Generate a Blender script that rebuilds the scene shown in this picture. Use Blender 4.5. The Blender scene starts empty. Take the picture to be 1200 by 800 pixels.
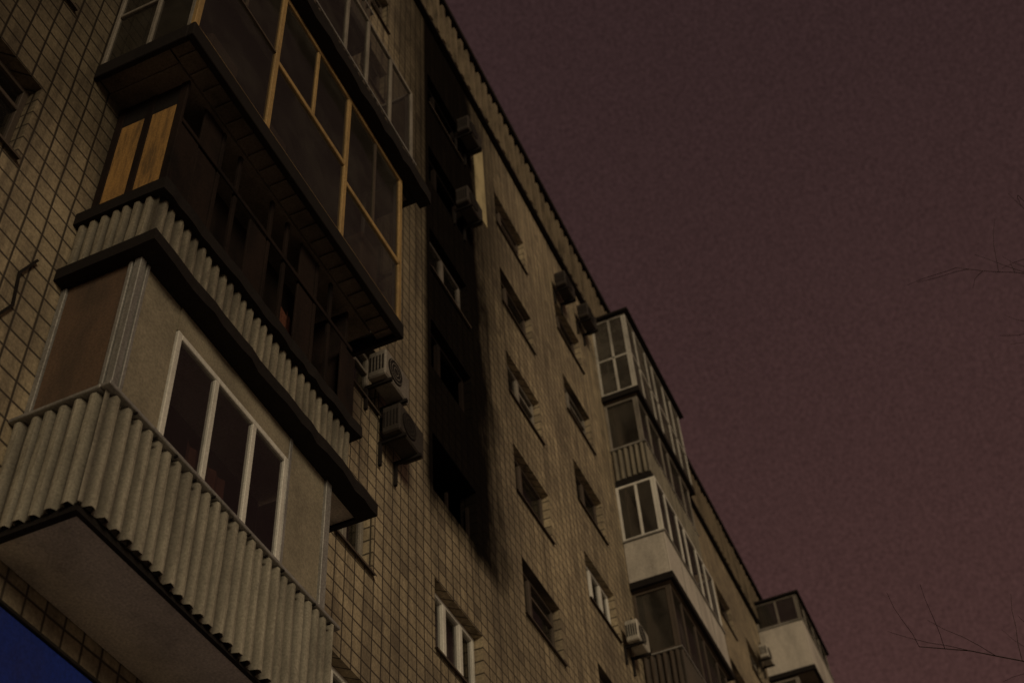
import bpy, math, random
from mathutils import Matrix, Vector
random.seed(7)
scene=bpy.context.scene
D=5.85
# ------------------------------------------------------------ node helpers
class NT:
    def __init__(s,nt): s.nt=nt; s.n=nt.nodes; s.l=nt.links
    def new(s,t,**k):
        n=s.n.new(t)
        for a,b in k.items(): setattr(n,a,b)
        return n
    def put(s,inp,v):
        if isinstance(v,bpy.types.NodeSocket): s.l.new(v,inp)
        else: inp.default_value=v
    def m(s,op,a,b=0.0,c=0.0,clamp=False):
        n=s.new('ShaderNodeMath',operation=op,use_clamp=clamp)
        s.put(n.inputs[0],a); s.put(n.inputs[1],b); s.put(n.inputs[2],c)
        return n.outputs[0]
    def mr(s,v,a,b,c=0.0,d=1.0,smooth=True):
        n=s.new('ShaderNodeMapRange',clamp=True)
        if smooth: n.interpolation_type='SMOOTHSTEP'
        s.put(n.inputs[0],v)
        for i,q in enumerate((a,b,c,d)): n.inputs[i+1].default_value=q
        return n.outputs[0]
    def mix(s,f,a,b,blend='MIX'):
        n=s.new('ShaderNodeMix',data_type='RGBA',blend_type=blend)
        s.put(n.inputs[0],f); s.put(n.inputs[6],a); s.put(n.inputs[7],b)
        return n.outputs[2]
    def noise(s,vec,scale,detail=3,rough=.55):
        n=s.new('ShaderNodeTexNoise'); s.l.new(vec,n.inputs['Vector'])
        n.inputs['Scale'].default_value=scale; n.inputs['Detail'].default_value=detail; n.inputs['Roughness'].default_value=rough
        return n.outputs[0]
    def scl(s,vec,sc):
        n=s.new('ShaderNodeMapping'); s.l.new(vec,n.inputs[0]); n.inputs['Scale'].default_value=sc
        return n.outputs[0]
def rgb(r,g,b): return (r,g,b,1)
def mk(name):
    m=bpy.data.materials.new(name); m.use_nodes=True
    t=NT(m.node_tree); b=m.node_tree.nodes['Principled BSDF']
    g=t.new('ShaderNodeNewGeometry')
    return m,t,b,g.outputs['Position']
def simple(name,col,rough=.7,scale=3.0,dirt=(.03,.025,.02),dirtamt=.5,stretch=(1,1,.35),metal=0,fine=.5,rib=0):
    m,t,b,P=mk(name)
    n1=t.noise(t.scl(P,stretch),scale,4,.68)
    n2=t.noise(P,46,1,.7)
    f=t.mr(n1,.36,.78,0,dirtamt)
    c=t.mix(f,rgb(*col),rgb(*dirt))
    v=t.m('ADD',1-fine,t.m('MULTIPLY',n2,2*fine))
    if rib:   # valley shade painted into the sheet colour, mixed from the dirt tone
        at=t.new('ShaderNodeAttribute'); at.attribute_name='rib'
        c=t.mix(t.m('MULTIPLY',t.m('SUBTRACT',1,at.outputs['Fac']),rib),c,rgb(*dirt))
    c=t.mix(1.0,c,v,'MULTIPLY')
    t.put(b.inputs['Base Color'],c)
    b.inputs['Roughness'].default_value=rough; b.inputs['Metallic'].default_value=metal
    if rough>.8: b.inputs['Specular IOR Level'].default_value=.15
    return m
# ---- tiled wall
def wall_mat():
    m,t,b,P=mk('ceramic_tile_wall')
    sp=t.new('ShaderNodeSeparateXYZ'); t.l.new(P,sp.inputs[0])
    x,y,z=sp.outputs
    wob=t.m('MULTIPLY',t.m('SUBTRACT',t.noise(P,1.1,0),.5),.035)
    TW,TH=.215,.195
    u=t.m('DIVIDE',t.m('ADD',t.m('ADD',x,y),wob),TW); v=t.m('DIVIDE',t.m('ADD',z,wob),TH)
    fu=t.m('FRACT',u); fv=t.m('FRACT',v)
    du=t.m('MULTIPLY',t.m('MINIMUM',fu,t.m('SUBTRACT',1,fu)),TW); dv=t.m('MULTIPLY',t.m('MINIMUM',fv,t.m('SUBTRACT',1,fv)),TH)
    d=t.m('MINIMUM',du,dv)
    tile=t.mr(d,.003,.019)
    cx=t.new('ShaderNodeCombineXYZ'); t.l.new(t.m('FLOOR',u),cx.inputs[0]); t.l.new(t.m('FLOOR',v),cx.inputs[1])
    wn=t.new('ShaderNodeTexWhiteNoise'); t.l.new(cx.outputs[0],wn.inputs[0])
    big=t.noise(P,.38,4,.68); streak=t.noise(t.scl(P,(2.4,2.4,.22)),1.6,4,.72); fine=t.noise(P,26,2,.8)
    base=t.mix(wn.outputs[0],rgb(.45,.37,.245),rgb(.33,.27,.18))
    bad=t.m('GREATER_THAN',t.m('ADD',wn.outputs[0],t.m('MULTIPLY',big,.25)),1.09)
    base=t.mix(t.m('MULTIPLY',bad,.45),base,rgb(.11,.088,.065))
    base=t.mix(t.mr(streak,.42,.66,0,.72),base,rgb(.13,.105,.077))
    base=t.mix(t.mr(big,.40,.62,0,.55),base,rgb(.14,.115,.085))
    base=t.mix(1.0,base,t.m('ADD',.25,t.m('MULTIPLY',fine,1.5)),'MULTIPLY')
    col=t.mix(tile,rgb(.045,.036,.028),base)
    n=t.m('SUBTRACT',t.noise(t.scl(P,(1,1,.4)),1.5,4,.65),.5)
    xn=t.m('ADD',x,t.m('MULTIPLY',n,1.5))
    s=t.m('MULTIPLY',t.mr(x,11.7,12.04),t.mr(xn,13.95,15.2,1,0))
    s=t.m('MULTIPLY',s,t.mr(t.m('ADD',z,n),12.9,13.6))
    halo=t.m('MULTIPLY',t.mr(xn,9.4,12.0),t.mr(xn,13.8,17.0,1,0))
    halo=t.m('MULTIPLY',halo,t.mr(z,13.5,21,.2,1))
    s=t.m('MAXIMUM',s,t.m('MULTIPLY',halo,.82))
    h2=t.m('MULTIPLY',t.mr(xn,8.2,10.0,1,0),t.mr(z,10.8,12.5,0,.6))
    s=t.m('MAXIMUM',s,h2)
    col=t.mix(t.m('MULTIPLY',s,.985),col,rgb(.005,.004,.004))
    t.put(b.inputs['Base Color'],col)
    b.inputs['Roughness'].default_value=.75
    t.put(b.inputs['Specular IOR Level'],t.m('SUBTRACT',.3,t.m('MULTIPLY',s,.3)))
    bp=t.new('ShaderNodeBump'); bp.inputs['Strength'].default_value=.5; bp.inputs['Distance'].default_value=.01
    t.l.new(t.m('ADD',tile,t.m('MULTIPLY',wn.outputs[0],.35)),bp.inputs['Height']); t.l.new(bp.outputs[0],b.inputs['Normal'])
    return m
WALL=wall_mat()
WHITE=simple('white_painted_frame',(.70,.68,.62),.5,dirtamt=.35,fine=.3)
WHITED=simple('dull_white_frame',(.50,.48,.43),.6,dirtamt=.6)
OLDWHITE=simple('weathered_frame',(.24,.215,.18),.7,dirtamt=.6)
BROWNF=simple('brown_wood_frame',(.075,.055,.04),.7)
OCHRE=simple('ochre_wood_frame',(.38,.25,.10),.65,dirtamt=.5)
YELLOW=simple('yellow_wood_panel',(.40,.225,.07),.7,dirtamt=.85,scale=4,stretch=(3,3,.4))
BOARD=simple('painted_board',(.27,.235,.17),.8,dirtamt=.45,scale=1.5,stretch=(1,1,.8))
BROWNB=simple('brown_board',(.13,.08,.05),.8,dirtamt=.7,scale=2)
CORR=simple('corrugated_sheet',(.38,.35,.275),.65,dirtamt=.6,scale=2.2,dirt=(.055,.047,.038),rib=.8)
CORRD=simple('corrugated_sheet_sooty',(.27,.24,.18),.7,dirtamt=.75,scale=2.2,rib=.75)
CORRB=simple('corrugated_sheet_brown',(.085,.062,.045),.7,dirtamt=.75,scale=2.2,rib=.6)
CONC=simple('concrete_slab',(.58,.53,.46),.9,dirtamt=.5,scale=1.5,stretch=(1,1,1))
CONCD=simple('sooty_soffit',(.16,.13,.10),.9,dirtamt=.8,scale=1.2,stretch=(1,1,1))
DARK=simple('bitumen_dark',(.018,.015,.014),.9,dirt=(.008,.007,.007))
CHAR=simple('charred_wood',(.014,.009,.007),.9,dirt=(.005,.004,.004),dirtamt=.95,scale=3)
WPANEL=simple('white_balcony_panel',(.54,.50,.44),.6,dirtamt=.5,scale=1.2)
METAL=simple('galvanised_metal',(.34,.33,.31),.5,dirtamt=.5,metal=.3)
PARAP=simple('parapet_band',(.09,.072,.05),.85,dirtamt=.7)
PSLAT=simple('parapet_slat_light',(.20,.16,.11),.85,dirtamt=.8)
ACM=simple('ac_casing',(.46,.43,.37),.5,dirtamt=.6)
ACD=simple('ac_casing_sooty',(.045,.038,.034),.85,dirtamt=.7)
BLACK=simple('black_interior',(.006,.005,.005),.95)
CURT=simple('curtain',(.16,.14,.12),.95,dirt=(.04,.03,.03),stretch=(6,6,.2),scale=2,dirtamt=.9)
CURTR=simple('brown_curtain',(.10,.038,.024),.95,dirt=(.02,.008,.008),stretch=(5,5,.4),scale=2,dirtamt=.9)
BLUE=simple('blue_sign_face',(.010,.03,.22),.45,dirtamt=.3)
BARK=simple('bark',(.035,.028,.024),.95)
def glass_mat(name,tint,gl,haze):
    m=bpy.data.materials.new(name); m.use_nodes=True
    t=NT(m.node_tree); t.n.clear()
    out=t.new('ShaderNodeOutputMaterial'); tr=t.new('ShaderNodeBsdfTransparent'); tr.inputs[0].default_value=(tint,tint,tint,1)
    g=t.new('ShaderNodeBsdfGlossy'); g.inputs['Roughness'].default_value=.12; g.inputs[0].default_value=(.8,.8,.8,1)
    df=t.new('ShaderNodeBsdfDiffuse'); df.inputs[0].default_value=(.10,.09,.075,1)
    pos=t.new('ShaderNodeNewGeometry').outputs['Position']
    m1=t.new('ShaderNodeMixShader'); t.put(m1.inputs[0],gl); t.l.new(tr.outputs[0],m1.inputs[1]); t.l.new(g.outputs[0],m1.inputs[2])
    m2=t.new('ShaderNodeMixShader'); t.put(m2.inputs[0],t.mr(t.noise(pos,1.5,3,.7),.35,.75,haze*.4,haze)); t.l.new(m1.outputs[0],m2.inputs[1]); t.l.new(df.outputs[0],m2.inputs[2])
    t.l.new(m2.outputs[0],out.inputs[0]); return m
GLASS=glass_mat('window_glass',.7,.14,.12)
GLASSD=glass_mat('dusty_glass',.5,.16,.36)
GLASSL=glass_mat('pale_dusty_glass',.5,.22,1.0)
# ------------------------------------------------------------ mesh helpers
def empty(name,parent=None):
    e=bpy.data.objects.new(name,None); scene.collection.objects.link(e); e.parent=parent; return e
class MB:
    def __init__(s,name,mat,parent,bevel=0): s.v=[];s.f=[];s.name=name;s.mat=mat;s.p=parent;s.bev=bevel;s.rib=None
    def quad(s,*pts):
        i=len(s.v); s.v+=list(pts); s.f.append(tuple(range(i,i+len(pts))))
    def box(s,x0,x1,y0,y1,z0,z1):
        i=len(s.v)
        s.v+=[(x0,y0,z0),(x1,y0,z0),(x1,y1,z0),(x0,y1,z0),(x0,y0,z1),(x1,y0,z1),(x1,y1,z1),(x0,y1,z1)]
        s.f+=[tuple(i+a for a in q) for q in ((0,3,2,1),(4,5,6,7),(0,1,5,4),(1,2,6,5),(2,3,7,6),(3,0,4,7))]
    def cyl(s,c,r,axis,l,n=20):
        i=len(s.v); 
        for k in (0,1):
            for a in range(n):
                q=2*math.pi*a/n; ca,sa=r*math.cos(q),r*math.sin(q); o=l*k
                s.v.append({'x':(c[0]+o,c[1]+ca,c[2]+sa),'y':(c[0]+ca,c[1]+o,c[2]+sa),'z':(c[0]+ca,c[1]+sa,c[2]+o)}[axis])
        for a in range(n): s.f.append((i+a,i+(a+1)%n,i+n+(a+1)%n,i+n+a))
        s.f.append(tuple(i+a for a in range(n))); s.f.append(tuple(i+n+a for a in range(n)))
    def done(s,solid=0):
        if not s.f: return None
        me=bpy.data.meshes.new(s.name); me.from_pydata(s.v,[],s.f); me.update()
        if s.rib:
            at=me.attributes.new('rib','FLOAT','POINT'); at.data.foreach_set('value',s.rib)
        o=bpy.data.objects.new(s.name,me); scene.collection.objects.link(o); o.parent=s.p
        me.materials.append(s.mat)
        if s.bev:
            b=o.modifiers.new('bevel','BEVEL'); b.width=s.bev; b.segments=1; b.limit_method='ANGLE'
        if solid:
            q=o.modifiers.new('solid','SOLIDIFY'); q.thickness=solid
        return o
def corrugated(name,mat,parent,p0,p1,z0,z1,pitch=.13,amp=.03,nrm=(0,-1)):
    b=MB(name,mat,parent); b.rib=[]
    L=math.hypot(p1[0]-p0[0],p1[1]-p0[1]); dx,dy=(p1[0]-p0[0])/L,(p1[1]-p0[1])/L
    prof=[(0,-1),(.24,-1),(.36,.85),(.55,1),(.76,.85),(.90,-1)]
    pts=[];k=0
    while True:
        done=False
        jit=random.uniform(.7,1.25); dj=random.uniform(-.08,.08)
        for t,a in prof:
            q=(k+t+(dj if t else 0))*pitch
            if q>L: done=True;break
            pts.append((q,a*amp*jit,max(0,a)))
        if done: break
        k+=1
    pts.append((L,-amp,0))
    cols=[]
    for q,a,rb in pts:
        sheet=int(q/.9); dz=.018*math.sin(sheet*5.1+1); off=.008*(sheet%2)
        lean=.012*math.sin(q*3.1)
        X_=p0[0]+dx*q+nrm[0]*(a+off); Y_=p0[1]+dy*q+nrm[1]*(a+off)
        lo=z0+dz+random.uniform(-.006,.006)
        row=[]
        for j in range(5):
            f=j/4; w=random.uniform(-.003,.003)+lean*(1-f)
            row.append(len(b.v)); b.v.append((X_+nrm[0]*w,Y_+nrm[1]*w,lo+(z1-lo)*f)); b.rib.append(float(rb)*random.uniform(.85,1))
        cols.append(row)
    for i in range(len(cols)-1):
        for j in range(4): b.f.append((cols[i][j],cols[i+1][j],cols[i+1][j+1],cols[i][j+1]))
    return b.done(solid=.004)

bld=empty('apartment_building')
# ------------------------------------------------------------ facade
T=[2.6,4.8,7.1,9.5,12.07,14.62,17.07,19.4,21.85,24.35]
H=1.07
ops=[]
def col(x0,x1,rows,style='brown',**ov):
    for r in rows: ops.append((x0,x1,T[r]-H,T[r],ov.get('r%d'%r,style)))
col(-4.2,-2.6,range(1,10)); col(-.8,.8,range(1,10))
col(2.7,4.22,range(1,10),'brown')
col(9.6,10.5,range(1,10),'brown',r4='oldwhite',r5='oldwhite',r3='white')
col(12.12,13.57,range(1,10),'char',r4='white',r5='burnt',r6='charopen',r7='sootwhite',r8='charopen',r3='white')
col(15.25,16.8,range(1,10),'brown',r7='oldwhite',r6='brown')
col(18.5,20.05,range(1,10),'brown',r6='white',r8='oldwhite')
for xx in (27,30.2,33.2,41,44,47,50.5,54): col(xx,xx+1.5,range(1,10),'oldwhite' if int(xx)%2 else 'brown')
XE,ZT=62.0,26.4
wall=MB('facade_wall',WALL,bld)
xs=sorted(set([-8.0,XE]+[o[0] for o in ops]+[o[1] for o in ops])); zs=sorted(set([0.0,ZT]+[o[2] for o in ops]+[o[3] for o in ops]))
for i in range(len(xs)-1):
    for j in range(len(zs)-1):
        cx=(xs[i]+xs[i+1])/2; cz=(zs[j]+zs[j+1])/2
        if any(o[0]<cx<o[1] and o[2]<cz<o[3] for o in ops): continue
        wall.quad((xs[i],0,zs[j]),(xs[i+1],0,zs[j]),(xs[i+1],0,zs[j+1]),(xs[i],0,zs[j+1]))
R=.26
for x0,x1,z0,z1,s in ops:
    wall.quad((x0,0,z0),(x0,R,z0),(x0,R,z1),(x0,0,z1)); wall.quad((x1,0,z0),(x1,0,z1),(x1,R,z1),(x1,R,z0))
    wall.quad((x0,0,z1),(x0,R,z1),(x1,R,z1),(x1,0,z1)); wall.quad((x0,0,z0),(x1,0,z0),(x1,R,z0),(x0,R,z0))
wall.quad((-8,0,0),(-8,0,ZT),(-8,14,ZT),(-8,14,0)); wall.quad((XE,0,0),(XE,14,0),(XE,14,ZT),(XE,0,ZT)); wall.quad((-8,14,0),(-8,14,ZT),(XE,14,ZT),(XE,14,0))
wall.done()
roof=MB('roof',DARK,bld); roof.box(-8,XE,.35,14,26.45,26.6); roof.done()
pp=MB('parapet_band',PARAP,bld)
pp.box(-8,XE,-.03,.3,26.4,28.15); pp.done()
ps=MB('parapet_slats',PSLAT,bld)
x=-8.0
while x<XE:
    h0=random.uniform(-.05,.05)
    ps.box(x,x+.13,-.10-random.uniform(0,.02),-.032,26.5+h0,28.0+h0); x+=.31+random.uniform(-.02,.02)
ps.done()
pc=MB('parapet_coping',DARK,bld,.01); pc.box(-8.05,XE+.05,-.16,.4,28.152,28.3); pc.done()
pl=MB('parapet_ledge',DARK,bld,.01); pl.box(-8.05,XE+.05,-.12,-.003,26.32,26.398); pl.done()
# windows
SOOTW=simple('sooty_white_frame',(.15,.13,.115),.8,dirtamt=.9)
frames={k:MB('window_frames_'+k,m,bld,.006) for k,m in (('white',WHITE),('oldwhite',OLDWHITE),('brown',BROWNF),('char',CHAR),('sootwhite',SOOTW))}
frames['charopen']=frames['char']
glass=MB('window_glass',GLASS,bld); sills=MB('window_sills',BROWNF,bld); inner=MB('rooms_dark',BLACK,bld); cur=MB('curtains',CURT,bld)
for n,(x0,x1,z0,z1,s) in enumerate(ops):
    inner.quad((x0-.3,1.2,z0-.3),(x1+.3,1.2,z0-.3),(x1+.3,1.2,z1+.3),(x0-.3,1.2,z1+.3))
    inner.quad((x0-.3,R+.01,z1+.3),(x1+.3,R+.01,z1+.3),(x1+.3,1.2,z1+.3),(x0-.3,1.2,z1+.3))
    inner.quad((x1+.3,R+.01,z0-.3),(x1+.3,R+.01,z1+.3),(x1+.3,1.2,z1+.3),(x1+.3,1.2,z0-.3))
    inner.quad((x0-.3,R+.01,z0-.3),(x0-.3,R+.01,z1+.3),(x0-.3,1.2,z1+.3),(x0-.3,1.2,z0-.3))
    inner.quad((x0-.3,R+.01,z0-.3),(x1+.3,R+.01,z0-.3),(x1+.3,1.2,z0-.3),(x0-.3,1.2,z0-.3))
    if s=='burnt':
        f=frames['char']
        f.box(x0,x0+.05,.1,.18,z0,z1); f.box(x0+.7,x0+.74,.12,.17,z0,z0+.55); f.box(x1-.05,x1,.12,.17,z0,z0+.8); continue
    f=frames[s]; ya,yb=.13,.2; w=.065
    f.box(x0,x0+w,ya,yb,z0,z1); f.box(x1-w,x1,ya,yb,z0,z1); f.box(x0+w,x1-w,ya,yb,z1-w,z1); f.box(x0+w,x1-w,ya,yb,z0,z0+w)
    W=x1-x0
    ms=[x0+W*.36] if W>1.2 and n%3 else [x0+W*.5]
    if s=='white': ms=[x0+W*.36,x0+W*.7] if n%2 else [x0+W*.5]
    for q in ms: f.box(q-.045,q+.045,ya-.012,yb-.002,z0+w,z1-w)
    if s in('brown','oldwhite') and n%2: f.box(ms[0]+.045,x1-w,ya-.008,yb-.004,z1-.36,z1-.31)
    if s not in ('char','charopen'): glass.quad((x0+w,.165,z0+w),(x1-w,.165,z0+w),(x1-w,.165,z1-w),(x0+w,.165,z1-w))
    if s!='charopen':
        sills.quad((x0-.03,-.05,z0-.02),(x1+.03,-.05,z0-.02),(x1+.03,ya,z0+.012),(x0-.03,ya,z0+.012))
        sills.quad((x0-.03,-.05,z0-.05),(x1+.03,-.05,z0-.05),(x1+.03,-.05,z0-.02),(x0-.03,-.05,z0-.02))
    if s not in('char','sootwhite','charopen') and random.random()<.6:
        a,b=(x0,x0+W*random.uniform(.3,1)) if random.random()<.5 else (x1-W*random.uniform(.3,1),x1)
        m=14
        for k in range(m):
            p=a+(b-a)*k/m; q=a+(b-a)*(k+1)/m
            cur.quad((p,.36+.03*(k%2),z0),(q,.36+.03*((k+1)%2),z0),(q,.36+.03*((k+1)%2),z1),(p,.36+.03*(k%2),z1))
for b in [frames[k] for k in ('white','oldwhite','brown','char','sootwhite')]+[glass,sills,inner,cur]: b.done()

# ------------------------------------------------------------ balconies
def frame_face(f,g,ax,a0,a1,c,z0,z1,mull,bars=(),w=.05,t=.05):
    def bx(p0,p1,zz0,zz1,tt=t):
        if ax=='x': f.box(p0,p1,c,c+tt,zz0,zz1)
        else: f.box(c,c+tt,p0,p1,zz0,zz1)
    bx(a0,a0+w,z0,z1); bx(a1-w,a1,z0,z1); bx(a0+w,a1-w,z0,z0+w); bx(a0+w,a1-w,z1-w,z1)
    for q in mull: bx(q-w/2,q+w/2,z0+w,z1-w,t+.004)
    for (p,q,zz) in bars: bx(p,q,zz-w/2,zz+w/2,t+.002)
    m=c+t/2
    if ax=='x': g.quad((a0+w,m,z0+w),(a1-w,m,z0+w),(a1-w,m,z1-w),(a0+w,m,z1-w))
    else: g.quad((m,a0+w,z0+w),(m,a1-w,z0+w),(m,a1-w,z1-w),(m,a0+w,z1-w))
def wavy(b,x0,x1,ya,yb_,z0,z1,n=26):
    for k in range(n+1):
        xx=x0+(x1-x0)*k/n; dz=random.uniform(-.018,.012); dy=random.uniform(-.02,.012)
        ring=[(xx,ya+dy,z0+dz),(xx,ya+dy*.6,z1+dz*.4),(xx,yb_,z1),(xx,yb_,z0)]
        i=len(b.v); b.v+=ring
        if k:
            for a in range(4): b.f.append((i-4+a,i-4+(a+1)%4,i+(a+1)%4,i+a))
        else: b.f.append((i,i+1,i+2,i+3))
    b.f.append((i,i+3,i+2,i+1))

# --- A
A=empty('glazed_balcony',bld)
y=-.80
sl=MB('floor_slab',CONC,A,.01); sl.box(5.1,8.25,y+.03,-.002,7.5,7.66); sl.done()
ed=MB('slab_edge_angle',DARK,A); ed.box(5.04,8.3,y-.012,y+.028,7.46,7.53); ed.box(5.04,5.098,y+.028,-.003,7.462,7.53); ed.box(8.25,8.3,y+.028,-.003,7.46,7.53); ed.done()
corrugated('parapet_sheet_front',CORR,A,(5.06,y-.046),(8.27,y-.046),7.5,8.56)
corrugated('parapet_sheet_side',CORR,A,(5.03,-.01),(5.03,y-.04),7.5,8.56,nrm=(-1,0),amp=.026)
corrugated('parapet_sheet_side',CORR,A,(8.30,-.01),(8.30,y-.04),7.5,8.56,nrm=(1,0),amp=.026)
rl=MB('parapet_rail',METAL,A,.006); rl.box(4.975,8.35,y-.1,y-.01,8.565,8.60); rl.box(4.975,5.075,y-.008,-.003,8.566,8.60); rl.box(8.25,8.35,y-.008,-.003,8.566,8.6); rl.done()
bt=MB('rail_bolts',DARK,A)
for k in range(12): bt.cyl((5.3+k*.26,y-.107,8.545-.03*(k%2)),.012,'y',.03,8)
bt.done()
cn=MB('corner_post',METAL,A,.006)
for xx in (5.085,): cn.box(xx,xx+.07,y,y+.07,8.602,10.2); cn.box(xx+.002,xx+.05,y+.09,y+.13,8.602,10.2); cn.box(xx+.09,xx+.13,y+.002,y+.05,8.602,10.2)
cn.box(8.13,8.23,y,y+.09,8.602,10.2); cn.box(7.47,7.52,y+.01,y+.06,8.602,10.2); cn.box(5.09,5.13,-.06,-.003,8.602,10.2)
cn.done()
bd=MB('infill_board',BOARD,A); bd.box(5.217,5.69,y+.03,y+.05,8.602,10.2); bd.box(7.522,8.128,y+.03,y+.05,8.602,10.2); bd.box(5.692,7.468,y+.02,y+.05,9.92,10.2); bd.done()
bb=MB('side_board',BROWNB,A); bb.box(5.11,5.13,y+.135,-.07,8.602,10.2); bb.box(8.17,8.19,y+.1,-.01,8.602,10.2); bb.done()
fr=MB('window_frame',WHITE,A,.006); gl=MB('window_glass',GLASS,A)
frame_face(fr,gl,'x',5.70,7.465,y+.01,8.604,9.918,(6.30,6.90),w=.06,t=.05)
fr.done(); gl.done()
dk=MB('interior',BLACK,A); dk.box(5.15,8.1,-.05,-.02,8.0,10.2); dk.quad((5.15,y+.3,8.5),(8.1,y+.3,8.5),(8.1,-.03,8.5),(5.15,-.03,8.5)); dk.done()
cu=MB('curtain',CURTR,A)
for k in range(8): cu.quad((6.25+k*.07,-.62+.03*(k%2),8.5),(6.32+k*.07,-.62+.03*((k+1)%2),8.5),(6.32+k*.07,-.62+.03*((k+1)%2),9.2),(6.25+k*.07,-.62+.03*(k%2),9.2))
cu.done()
# --- B
B=empty('burnt_balcony',bld)
sl=MB('floor_slab',CONC,B); sl.box(5.12,8.78,y+.05,-.002,10.24,10.38); sl.done()
ed=MB('slab_edge_flashing',DARK,B)
wavy(ed,4.98,8.84,y-.17,y+.045,10.205,10.35)
ed.box(4.98,5.115,y+.046,-.003,10.207,10.35); ed.box(8.782,8.84,y+.046,-.003,10.207,10.35); ed.done()
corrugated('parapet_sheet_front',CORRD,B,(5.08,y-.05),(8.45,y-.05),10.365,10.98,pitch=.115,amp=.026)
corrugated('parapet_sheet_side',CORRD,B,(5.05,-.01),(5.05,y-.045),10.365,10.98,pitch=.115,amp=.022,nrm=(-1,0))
ld=MB('charred_ledge',DARK,B); wavy(ld,5.0,8.5,y-.14,y+.03,10.985,11.14,30); ld.box(5.0,5.1,y+.031,-.003,10.985,11.14); ld.box(8.42,8.5,y+.031,-.003,10.985,11.14); ld.done()
CHARB=simple('charred_brown_wood',(.020,.0125,.010),.9,dirt=(.005,.004,.004),dirtamt=.95,scale=3)
ch=MB('charred_frame',CHARB,B,.006); yb=y-.02
for k in range(11):
    xx=5.16+k*.31
    if k in (2,3,5,6,8,9): ch.box(xx,xx+.05,yb+.02,yb+.06,11.142,12.98); continue
    ch.box(xx,xx+.30,yb+.02+.008*(k%3),yb+.05+.006*(k%3),11.142,12.98 if k%2 else 12.3)
ch.box(5.14,8.45,yb-.0,yb+.018,12.3,12.36); ch.box(5.12,5.155,yb,yb+.09,11.142,12.98)
for yy in (-.10,-.45): ch.box(5.12,5.16,yy,yy+.085,11.142,12.98)
ch.box(8.40,8.44,yb+.07,-.01,11.142,12.98)
ch.done()
ye=MB('side_wood_panel',YELLOW,B); ye.box(5.13,5.15,-.72,-.452,11.142,12.62); ye.box(5.13,5.15,-.363,-.102,11.142,12.62); ye.done()
ys=MB('side_char_panel',DARK,B); ys.box(5.131,5.15,-.72,-.452,12.622,12.98); ys.box(5.131,5.15,-.363,-.102,12.622,12.98); ys.done()
ii=MB('interior',CHAR,B); ii.box(5.2,8.38,-.35,-.33,11.15,12.95); ii.done()
rd=MB('scorched_curtain',CURTR,B)
for k in range(6): rd.quad((7.3+k*.08,-.6+.03*(k%2),11.2),(7.38+k*.08,-.6+.03*((k+1)%2),11.2),(7.38+k*.08,-.6+.03*((k+1)%2),12.0),(7.3+k*.08,-.6+.03*(k%2),12.1))
rd.done()
# --- C
C=empty('glazed_balcony',bld); yc=-1.10
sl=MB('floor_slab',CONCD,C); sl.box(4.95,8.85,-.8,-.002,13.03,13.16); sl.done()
ed=MB('slab_flashing',DARK,C,.008); ed.box(4.70,9.06,yc-.03,yc+.045,12.97,13.2); ed.box(4.70,4.76,yc+.046,-.003,12.972,13.2); ed.box(9.0,9.06,yc+.046,-.003,12.972,13.2)
ed.done()
jo=MB('soffit_battens',CONCD,C)
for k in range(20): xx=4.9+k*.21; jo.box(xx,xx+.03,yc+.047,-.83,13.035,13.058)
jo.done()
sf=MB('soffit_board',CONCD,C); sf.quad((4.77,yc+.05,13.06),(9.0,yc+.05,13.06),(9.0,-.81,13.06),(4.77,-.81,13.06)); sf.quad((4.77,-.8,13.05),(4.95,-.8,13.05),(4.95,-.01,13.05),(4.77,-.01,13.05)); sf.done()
fr=MB('glazing_frame',OCHRE,C,.006); gl=MB('glazing_glass',GLASSD,C)
frame_face(fr,gl,'x',4.72,9.04,yc,13.202,16.1,(6.06,7.62),((6.085,7.595,14.6),(7.645,8.99,14.3)),w=.075,t=.05)
fr.box(6.83,6.88,yc+.004,yc+.045,14.64,16.0)
fr.done(); gl.done()
th=MB('thin_glazing_bars',BROWNF,C); th.box(4.80,6.02,yc+.004,yc+.04,14.7,14.73); th.box(5.4,5.43,yc+.004,yc+.04,14.74,16.0); th.box(8.3,8.33,yc+.004,yc+.04,14.34,16.0); th.done()
fr=MB('glazing_frame_side',OLDWHITE,C,.006); gl=MB('glazing_glass_side',GLASSD,C)
frame_face(fr,gl,'y',yc+.06,-.01,4.73,13.202,16.1,(-.55,),((-1.0,-.06,14.2),),w=.045,t=.05)
frame_face(fr,gl,'y',yc+.06,-.01,8.98,13.202,16.1,(-.55,),((-1.0,-.06,14.2),),w=.045,t=.05)
fr.done(); gl.done()
ii=MB('interior',DARK,C); ii.box(4.85,8.9,-.45,-.43,13.2,16.1); ii.quad((4.8,yc+.2,13.21),(8.9,yc+.2,13.21),(8.9,-.03,13.21),(4.8,-.03,13.21)); ii.done()
st=MB('stored_things',BROWNB,C,.02)
for q in ((5.2,5.7,14.0),(6.3,6.7,13.9),(7.8,8.3,13.8),(8.4,8.8,14.4)): st.box(q[0],q[1],-.9,-.6,13.25,q[2])
st.done()
cr=MB('canopy_flashing',DARK,C); wavy(cr,4.66,9.55,-1.27,-1.13,16.105,16.36,30); cr.box(4.66,9.55,-1.128,-1.10,16.105,16.12); cr.done()
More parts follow.
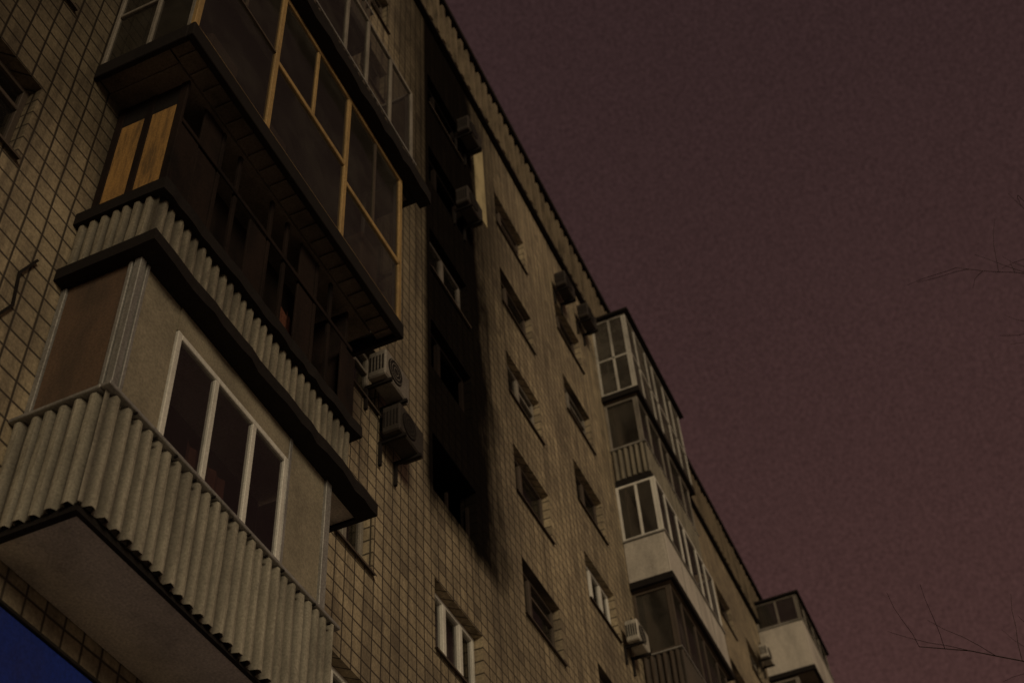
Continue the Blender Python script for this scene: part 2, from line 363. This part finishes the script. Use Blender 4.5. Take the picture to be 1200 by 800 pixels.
# --- generic balconies
def balcony(x0,x1,dep,zb,zr,zt,rail='corr',frame=OLDWHITE,glassm=GLASSD,nm=4,roofm=DARK,over=.05,name='glazed_balcony',bar=None,slabm=DARK,sheet=CORRD):
    E=empty(name,bld); y=-dep
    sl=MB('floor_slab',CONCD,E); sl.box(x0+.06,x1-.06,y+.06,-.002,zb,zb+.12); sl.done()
    e=MB('slab_edge',slabm,E,.008); e.box(x0-.03,x1+.03,y-.03,y+.055,zb-.02,zb+.15); e.box(x0-.03,x0+.055,y+.056,-.003,zb-.018,zb+.15); e.box(x1-.055,x1+.03,y+.056,-.003,zb-.018,zb+.15); e.done()
    if rail=='corr':
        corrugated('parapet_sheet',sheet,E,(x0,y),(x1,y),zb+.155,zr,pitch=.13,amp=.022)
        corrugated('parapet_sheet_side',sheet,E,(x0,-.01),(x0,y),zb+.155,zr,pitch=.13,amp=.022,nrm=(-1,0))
    elif rail=='panel':
        p=MB('parapet_panel',WPANEL,E,.01); p.box(x0,x1,y,y+.04,zb+.152,zr); p.box(x0,x0+.04,y+.042,-.003,zb+.152,zr); p.box(x1-.04,x1,y+.042,-.003,zb+.152,zr); p.done()
        p=MB('panel_joint',METAL,E)
        for k in range(1,4): q=x0+(x1-x0)*k/4; p.box(q-.012,q+.012,y-.006,y-.001,zb+.16,zr-.01)
        p.done()
    if rail!='none':
        c=MB('parapet_cap',METAL,E,.005); c.box(x0-.04,x1+.04,y-.04,y+.05,zr+.002,zr+.035); c.box(x0-.04,x0+.05,y+.052,-.003,zr+.002,zr+.035); c.done()
        g0=zr+.037
    else: g0=zb+.155
    f=MB('frame',frame,E,.005); g=MB('glass',glassm,E)
    ms=[x0+(x1-x0)*(k+.12*math.sin(k*3.7))/nm for k in range(1,nm)]
    bs=[(x0+.06,x1-.06,bar)] if bar else []
    frame_face(f,g,'x',x0,x1,y,g0,zt,ms,bs,w=.06)
    bs=[(y+.11,-.07,bar)] if bar else []
    frame_face(f,g,'y',y+.055,-.005,x0,g0,zt,(-dep/2,) if (dep>.9 or bar) else (),bs,w=.06)
    frame_face(f,g,'y',y+.055,-.005,x1-.05,g0,zt,(),bs,w=.06)
    f.done(); g.done()
    i=MB('interior',BROWNB if rail!='none' else DARK,E); i.box(x0+.1,x1-.1,-.2,-.18,zb+.15,zt); i.done()
    if random.random()<.8:
        cc=MB('curtain',CURT,E); a=x0+random.uniform(.2,1.4)
        for k in range(10): cc.quad((a+k*.08,y+.2+.03*(k%2),zt-1.1),(a+k*.08+.08,y+.2+.03*((k+1)%2),zt-1.1),(a+k*.08+.08,y+.2+.03*((k+1)%2),zt-.05),(a+k*.08,y+.2+.03*(k%2),zt-.05))
        cc.done()
    if roofm:
        r=MB('canopy',roofm,E,.01); r.box(x0-over,x1+over,y-over,-.003,zt+.003,zt+.08); r.done()
    return E
balcony(4.75,9.42,1.06,16.13,17.0,18.85,'corr',OLDWHITE,nm=7,roofm=None,sheet=CORRB)
balcony(5.1,8.5,.8,19.0,20.0,21.6,'corr',BROWNF,roofm=None,sheet=CORRB)
balcony(5.1,8.5,.8,21.75,22.8,24.3,'corr',OLDWHITE)
balcony(21.25,25.35,.9,23.42,23.6,26.15,'none',WHITED,GLASSL,nm=6,over=.12,bar=24.75)
balcony(21.35,25.1,.82,20.85,21.9,23.38,'corr',OLDWHITE,roofm=None,nm=5,glassm=GLASSD)
balcony(21.25,25.35,.92,18.0,19.2,20.75,'panel',WHITE,GLASSD,nm=6,roofm=None)
balcony(21.35,25.1,.82,15.4,16.4,17.95,'corr',BROWNF,GLASSD,nm=5,roofm=None,sheet=CORRB)
balcony(21.35,25.1,.82,12.8,13.8,15.3,'corr',BROWNF,GLASSD,nm=5,roofm=None)
balcony(35.6,39.4,1.45,24.2,26.0,27.0,'panel',OLDWHITE,nm=4,over=.1)
balcony(35.6,39.4,.9,21.5,22.5,24.1,'corr',OLDWHITE,nm=4,roofm=None)
balcony(35.6,39.4,.9,18.8,19.8,21.4,'corr',BROWNF,nm=4,roofm=None)
balcony(48.8,52.8,1.3,24.6,25.8,27.4,'corr',BROWNF,nm=4)
balcony(48.8,52.8,1.0,21.9,22.9,24.5,'panel',WHITE,nm=4,roofm=None)

ins=MB('pale_render_patch',simple('pale_render',(.50,.42,.25),.9,dirtamt=.5),bld); ins.box(14.25,14.7,-.02,-.001,22.4,25.4); ins.done()

# ------------------------------------------------------------ air conditioners
def ac(x,z,mat=ACM,w=.66,h=.46):
    E=empty('air_conditioner'); d0,d1=-.36,-.10
    b=MB('casing',mat,E,.02); b.box(x,x+w,d0,d1,z,z+h); b.done()
    g=MB('fan_grille',DARK,E); g.cyl((x+w*.38,d0-.012,z+h/2),h*.41,'y',.01,24)
    for k in range(5): g.box(x-.006,x-.001,d0+.03+k*.045,d0+.05+k*.045,z+.1,z+h-.1)
    g.done()
    r=MB('fan_ring',mat,E)
    for q in (.36,.24,.12):
        n=24
        for a in range(n):
            t0,t1=2*math.pi*a/n,2*math.pi*(a+1)/n; cx,cz=x+w*.38,z+h/2
            r.quad(*[(cx+rr*h*math.cos(t),d0-.02,cz+rr*h*math.sin(t)) for rr,t in ((q,t0),(q+.02,t0),(q+.02,t1),(q,t1))])
    r.done()
    k=MB('bracket',DARK,E)
    for xx in (x+.1,x+w-.14): k.box(xx,xx+.04,d0-.03,-.003,z-.05,z-.003); k.box(xx,xx+.04,-.045,-.005,z-.4,z-.052)
    k.done()
    p=MB('pipe',DARK,E); p.cyl((x+w+.05,-.06,z+.1),.02,'z',.9,8); p.done()
ACG=simple('ac_casing_grimy',(.20,.18,.155),.6,dirtamt=.7)
ac(10.05,13.72,ACG); ac(10.45,13.1,ACD); ac(13.0,21.05,ACD); ac(13.2,23.7,ACD); ac(18.4,24.55,ACD); ac(19.9,25.0,ACD); ac(20.1,16.0); ac(34.4,24.3)
# cable on the left wall
cb=MB('wall_cable',DARK,bld)
pts=[(4.75,10.2),(4.62,9.9),(4.66,9.55),(4.5,9.2),(4.55,8.8),(4.4,8.4),(4.45,7.9)]
for a,b in zip(pts,pts[1:]):
    cb.quad((a[0]-.012,-.02,a[1]),(a[0]+.012,-.02,a[1]),(b[0]+.012,-.02,b[1]),(b[0]-.012,-.02,b[1]))
cb.done(solid=.015)
# blue shop sign
S=empty('shop_sign')
s=MB('face',BLUE,S,.01); s.box(2.0,11.0,-.16,-.04,5.9,7.05); s.done()
s=MB('frame',DARK,S,.005); s.box(1.96,11.04,-.18,-.03,7.052,7.08); s.box(1.96,11.04,-.18,-.03,5.86,5.898); s.done()
s=MB('brackets',DARK,S)
for k in range(4): s.box(2.5+k*2,2.56+k*2,-.038,-.003,6.5,6.56)
s.done()
# ------------------------------------------------------------ unseen block, added so its corner shades the left of the facade
NB=empty('added_shading_block')
P0=Vector((-13.2,-15,0)); sd=Vector((-.692,-.722,0)); fd=Vector((-.722,.692,0))
nb=MB('walls',CONC,NB)
Q=[P0,P0+sd*12,P0+sd*12+fd*20,P0+fd*20]
for a in range(4):
    p,q=Q[a],Q[(a+1)%4]; nb.quad((p.x,p.y,0),(q.x,q.y,0),(q.x,q.y,34),(p.x,p.y,34))
nb.quad(*[(q.x,q.y,34) for q in Q]); nb.done()
nw=MB('windows',BLACK,NB)
nn=-sd*.02
for r in range(10):
    for k in range(6):
        a=P0+fd*(1.2+k*3.1)+nn; b=a+fd*1.5; z=2+r*2.9
        nw.quad((a.x,a.y,z),(b.x,b.y,z),(b.x,b.y,z+1.4),(a.x,a.y,z+1.4))
nw.done()
# ------------------------------------------------------------ ground, pavement, road
def sheet(name,mat,x0,x1,y0,y1,z):
    b=MB(name,mat,None); b.quad((x0,y0,z),(x1,y0,z),(x1,y1,z),(x0,y1,z)); return b.done()
BOUNCE=simple('added_bounce_snow',(.78,.75,.70),.9,scale=.5,stretch=(1,1,1),dirt=(.2,.17,.14),dirtamt=.3,fine=.1)  # unseen snow cover, added to bounce light up onto the balcony undersides
ASPH=simple('asphalt',(.05,.048,.045),.8,stretch=(1,1,1))
sheet('ground',BOUNCE,-600,600,-600,600,0)
pv=MB('pavement',BOUNCE,None,.01); pv.box(-60,120,-11,-3.5,.004,.13); pv.done()
sheet('road',ASPH,-200,300,-20,-11.004,.004)
mk_=MB('road_markings',WHITE,None)
for k in range(40): mk_.quad((-60+k*4,-15.6,.008),(-58+k*4,-15.6,.008),(-58+k*4,-15.45,.008),(-60+k*4,-15.45,.008))
mk_.done()
# ------------------------------------------------------------ bare tree
def tree(base,h,seed,limbs,name='bare_tree'):
    rnd=random.Random(seed); b=MB(name,BARK,None)
    def seg(p,q,r0,r1,n):
        d=(q-p).normalized(); a=d.orthogonal().normalized(); c=d.cross(a); i=len(b.v)
        for P,r in ((p,r0),(q,r1)):
            for k in range(n):
                t=2*math.pi*k/n; b.v.append(tuple(P+a*(r*math.cos(t))+c*(r*math.sin(t))))
        for k in range(n): b.f.append((i+k,i+(k+1)%n,i+n+(k+1)%n,i+n+k))
    def grow(p,d,L,r,depth):
        n=5 if depth<3 else 3; cur=p; dd=d.copy(); steps=8 if depth<3 else 4; path=[cur]
        for k in range(steps):
            wv=.07 if depth==0 else .2
            dd=(dd+Vector((rnd.uniform(-1,1),rnd.uniform(-1,1),rnd.uniform(-.6,.9)))*wv).normalized()
            nx=cur+dd*(L/steps); r1=r*(1-.5*(k+1)/steps); seg(cur,nx,r*(1-.5*k/steps),r1,max(3,n if depth else 8)); cur=nx; path.append(cur)
            if depth==0 and k<3: continue
            if depth<3:
                for _ in range(2 if depth<1 else 1):
                    side=Vector((rnd.uniform(-1,1),rnd.uniform(-1,1),rnd.uniform(-.2,.6))).normalized()
                    nd=(dd*.6+side*.8).normalized()
                    grow(cur,nd,L*rnd.uniform(.34,.48) if depth else L*rnd.uniform(.28,.38),max(r1*.4,.0045),depth+1)
        return path
    path=grow(Vector(base),Vector((0.0,.02,1)),h,.15,0)
    for k,d,L in limbs: grow(path[k],Vector(d).normalized(),L,.05,1)
    return b.done()
tree((15.2,-11.0,0),12.5,4,[(4,(-.1,.85,.75),5.2),(5,(-.2,.9,.55),4.6),(6,(.2,.8,.7),4.2),(5,(.3,.9,.3),4.6)])
# ------------------------------------------------------------ camera
Xc=Vector((0.4065,-0.6626,-0.6293)).normalized(); Uc=Vector((-0.055,0.670,-0.7407)); Uc=(Uc-Xc*Uc.dot(Xc)).normalized(); Yc=Uc.cross(Xc)
cam=bpy.data.cameras.new('camera'); co=bpy.data.objects.new('camera',cam); scene.collection.objects.link(co)
Rm=Matrix((Xc,Yc,Uc))
co.matrix_world=Matrix.Translation((0,-D,1.6)) @ Rm.to_4x4()
cam.sensor_width=36; cam.lens=1548/1200*36; cam.clip_end=3000; cam.clip_start=.05
cam.dof.use_dof=True; cam.dof.focus_distance=12.5; cam.dof.aperture_fstop=1.3
scene.camera=co
# ------------------------------------------------------------ light
el,az=math.radians(15),math.atan2(-.722,-.692)
dirv=Vector((math.cos(el)*math.cos(az),math.cos(el)*math.sin(az),math.sin(el)))
sun=bpy.data.lights.new('sun','SUN'); so=bpy.data.objects.new('sun',sun); scene.collection.objects.link(so)
sun.energy=1.15; sun.angle=math.radians(20); sun.color=(1,.81,.54)
so.rotation_euler=dirv.to_track_quat('Z','Y').to_euler()
w=bpy.data.worlds.new('World'); scene.world=w; w.use_nodes=True
t=NT(w.node_tree); t.n.clear()
out=t.new('ShaderNodeOutputWorld')
sky=t.new('ShaderNodeTexSky'); sky.sky_type='NISHITA'; sky.sun_disc=False; sky.sun_elevation=el; sky.sun_rotation=math.pi/2-az
b1=t.new('ShaderNodeBackground'); t.l.new(sky.outputs[0],b1.inputs[0]); b1.inputs[1].default_value=.00007
tc=t.new('ShaderNodeTexCoord').outputs['Generated']
sp=t.new('ShaderNodeSeparateXYZ'); t.l.new(tc,sp.inputs[0])
c=t.mix(t.mr(sp.outputs[2],.45,.95),rgb(.060,.0285,.0255),rgb(.033,.0175,.0175))
cl=t.noise(tc,2.0,3,.6); gr=t.noise(tc,400,1,.8)
c=t.mix(1.0,c,t.m('ADD',.35,t.m('ADD',t.m('MULTIPLY',cl,.3),t.m('MULTIPLY',gr,1.0))),'MULTIPLY')
b2=t.new('ShaderNodeBackground'); t.l.new(c,b2.inputs[0]); b2.inputs[1].default_value=1
ad=t.new('ShaderNodeAddShader'); t.l.new(b1.outputs[0],ad.inputs[0]); t.l.new(b2.outputs[0],ad.inputs[1]); t.l.new(ad.outputs[0],out.inputs[0])
scene.view_settings.view_transform='Standard'; scene.view_settings.look='None'; scene.view_settings.exposure=0
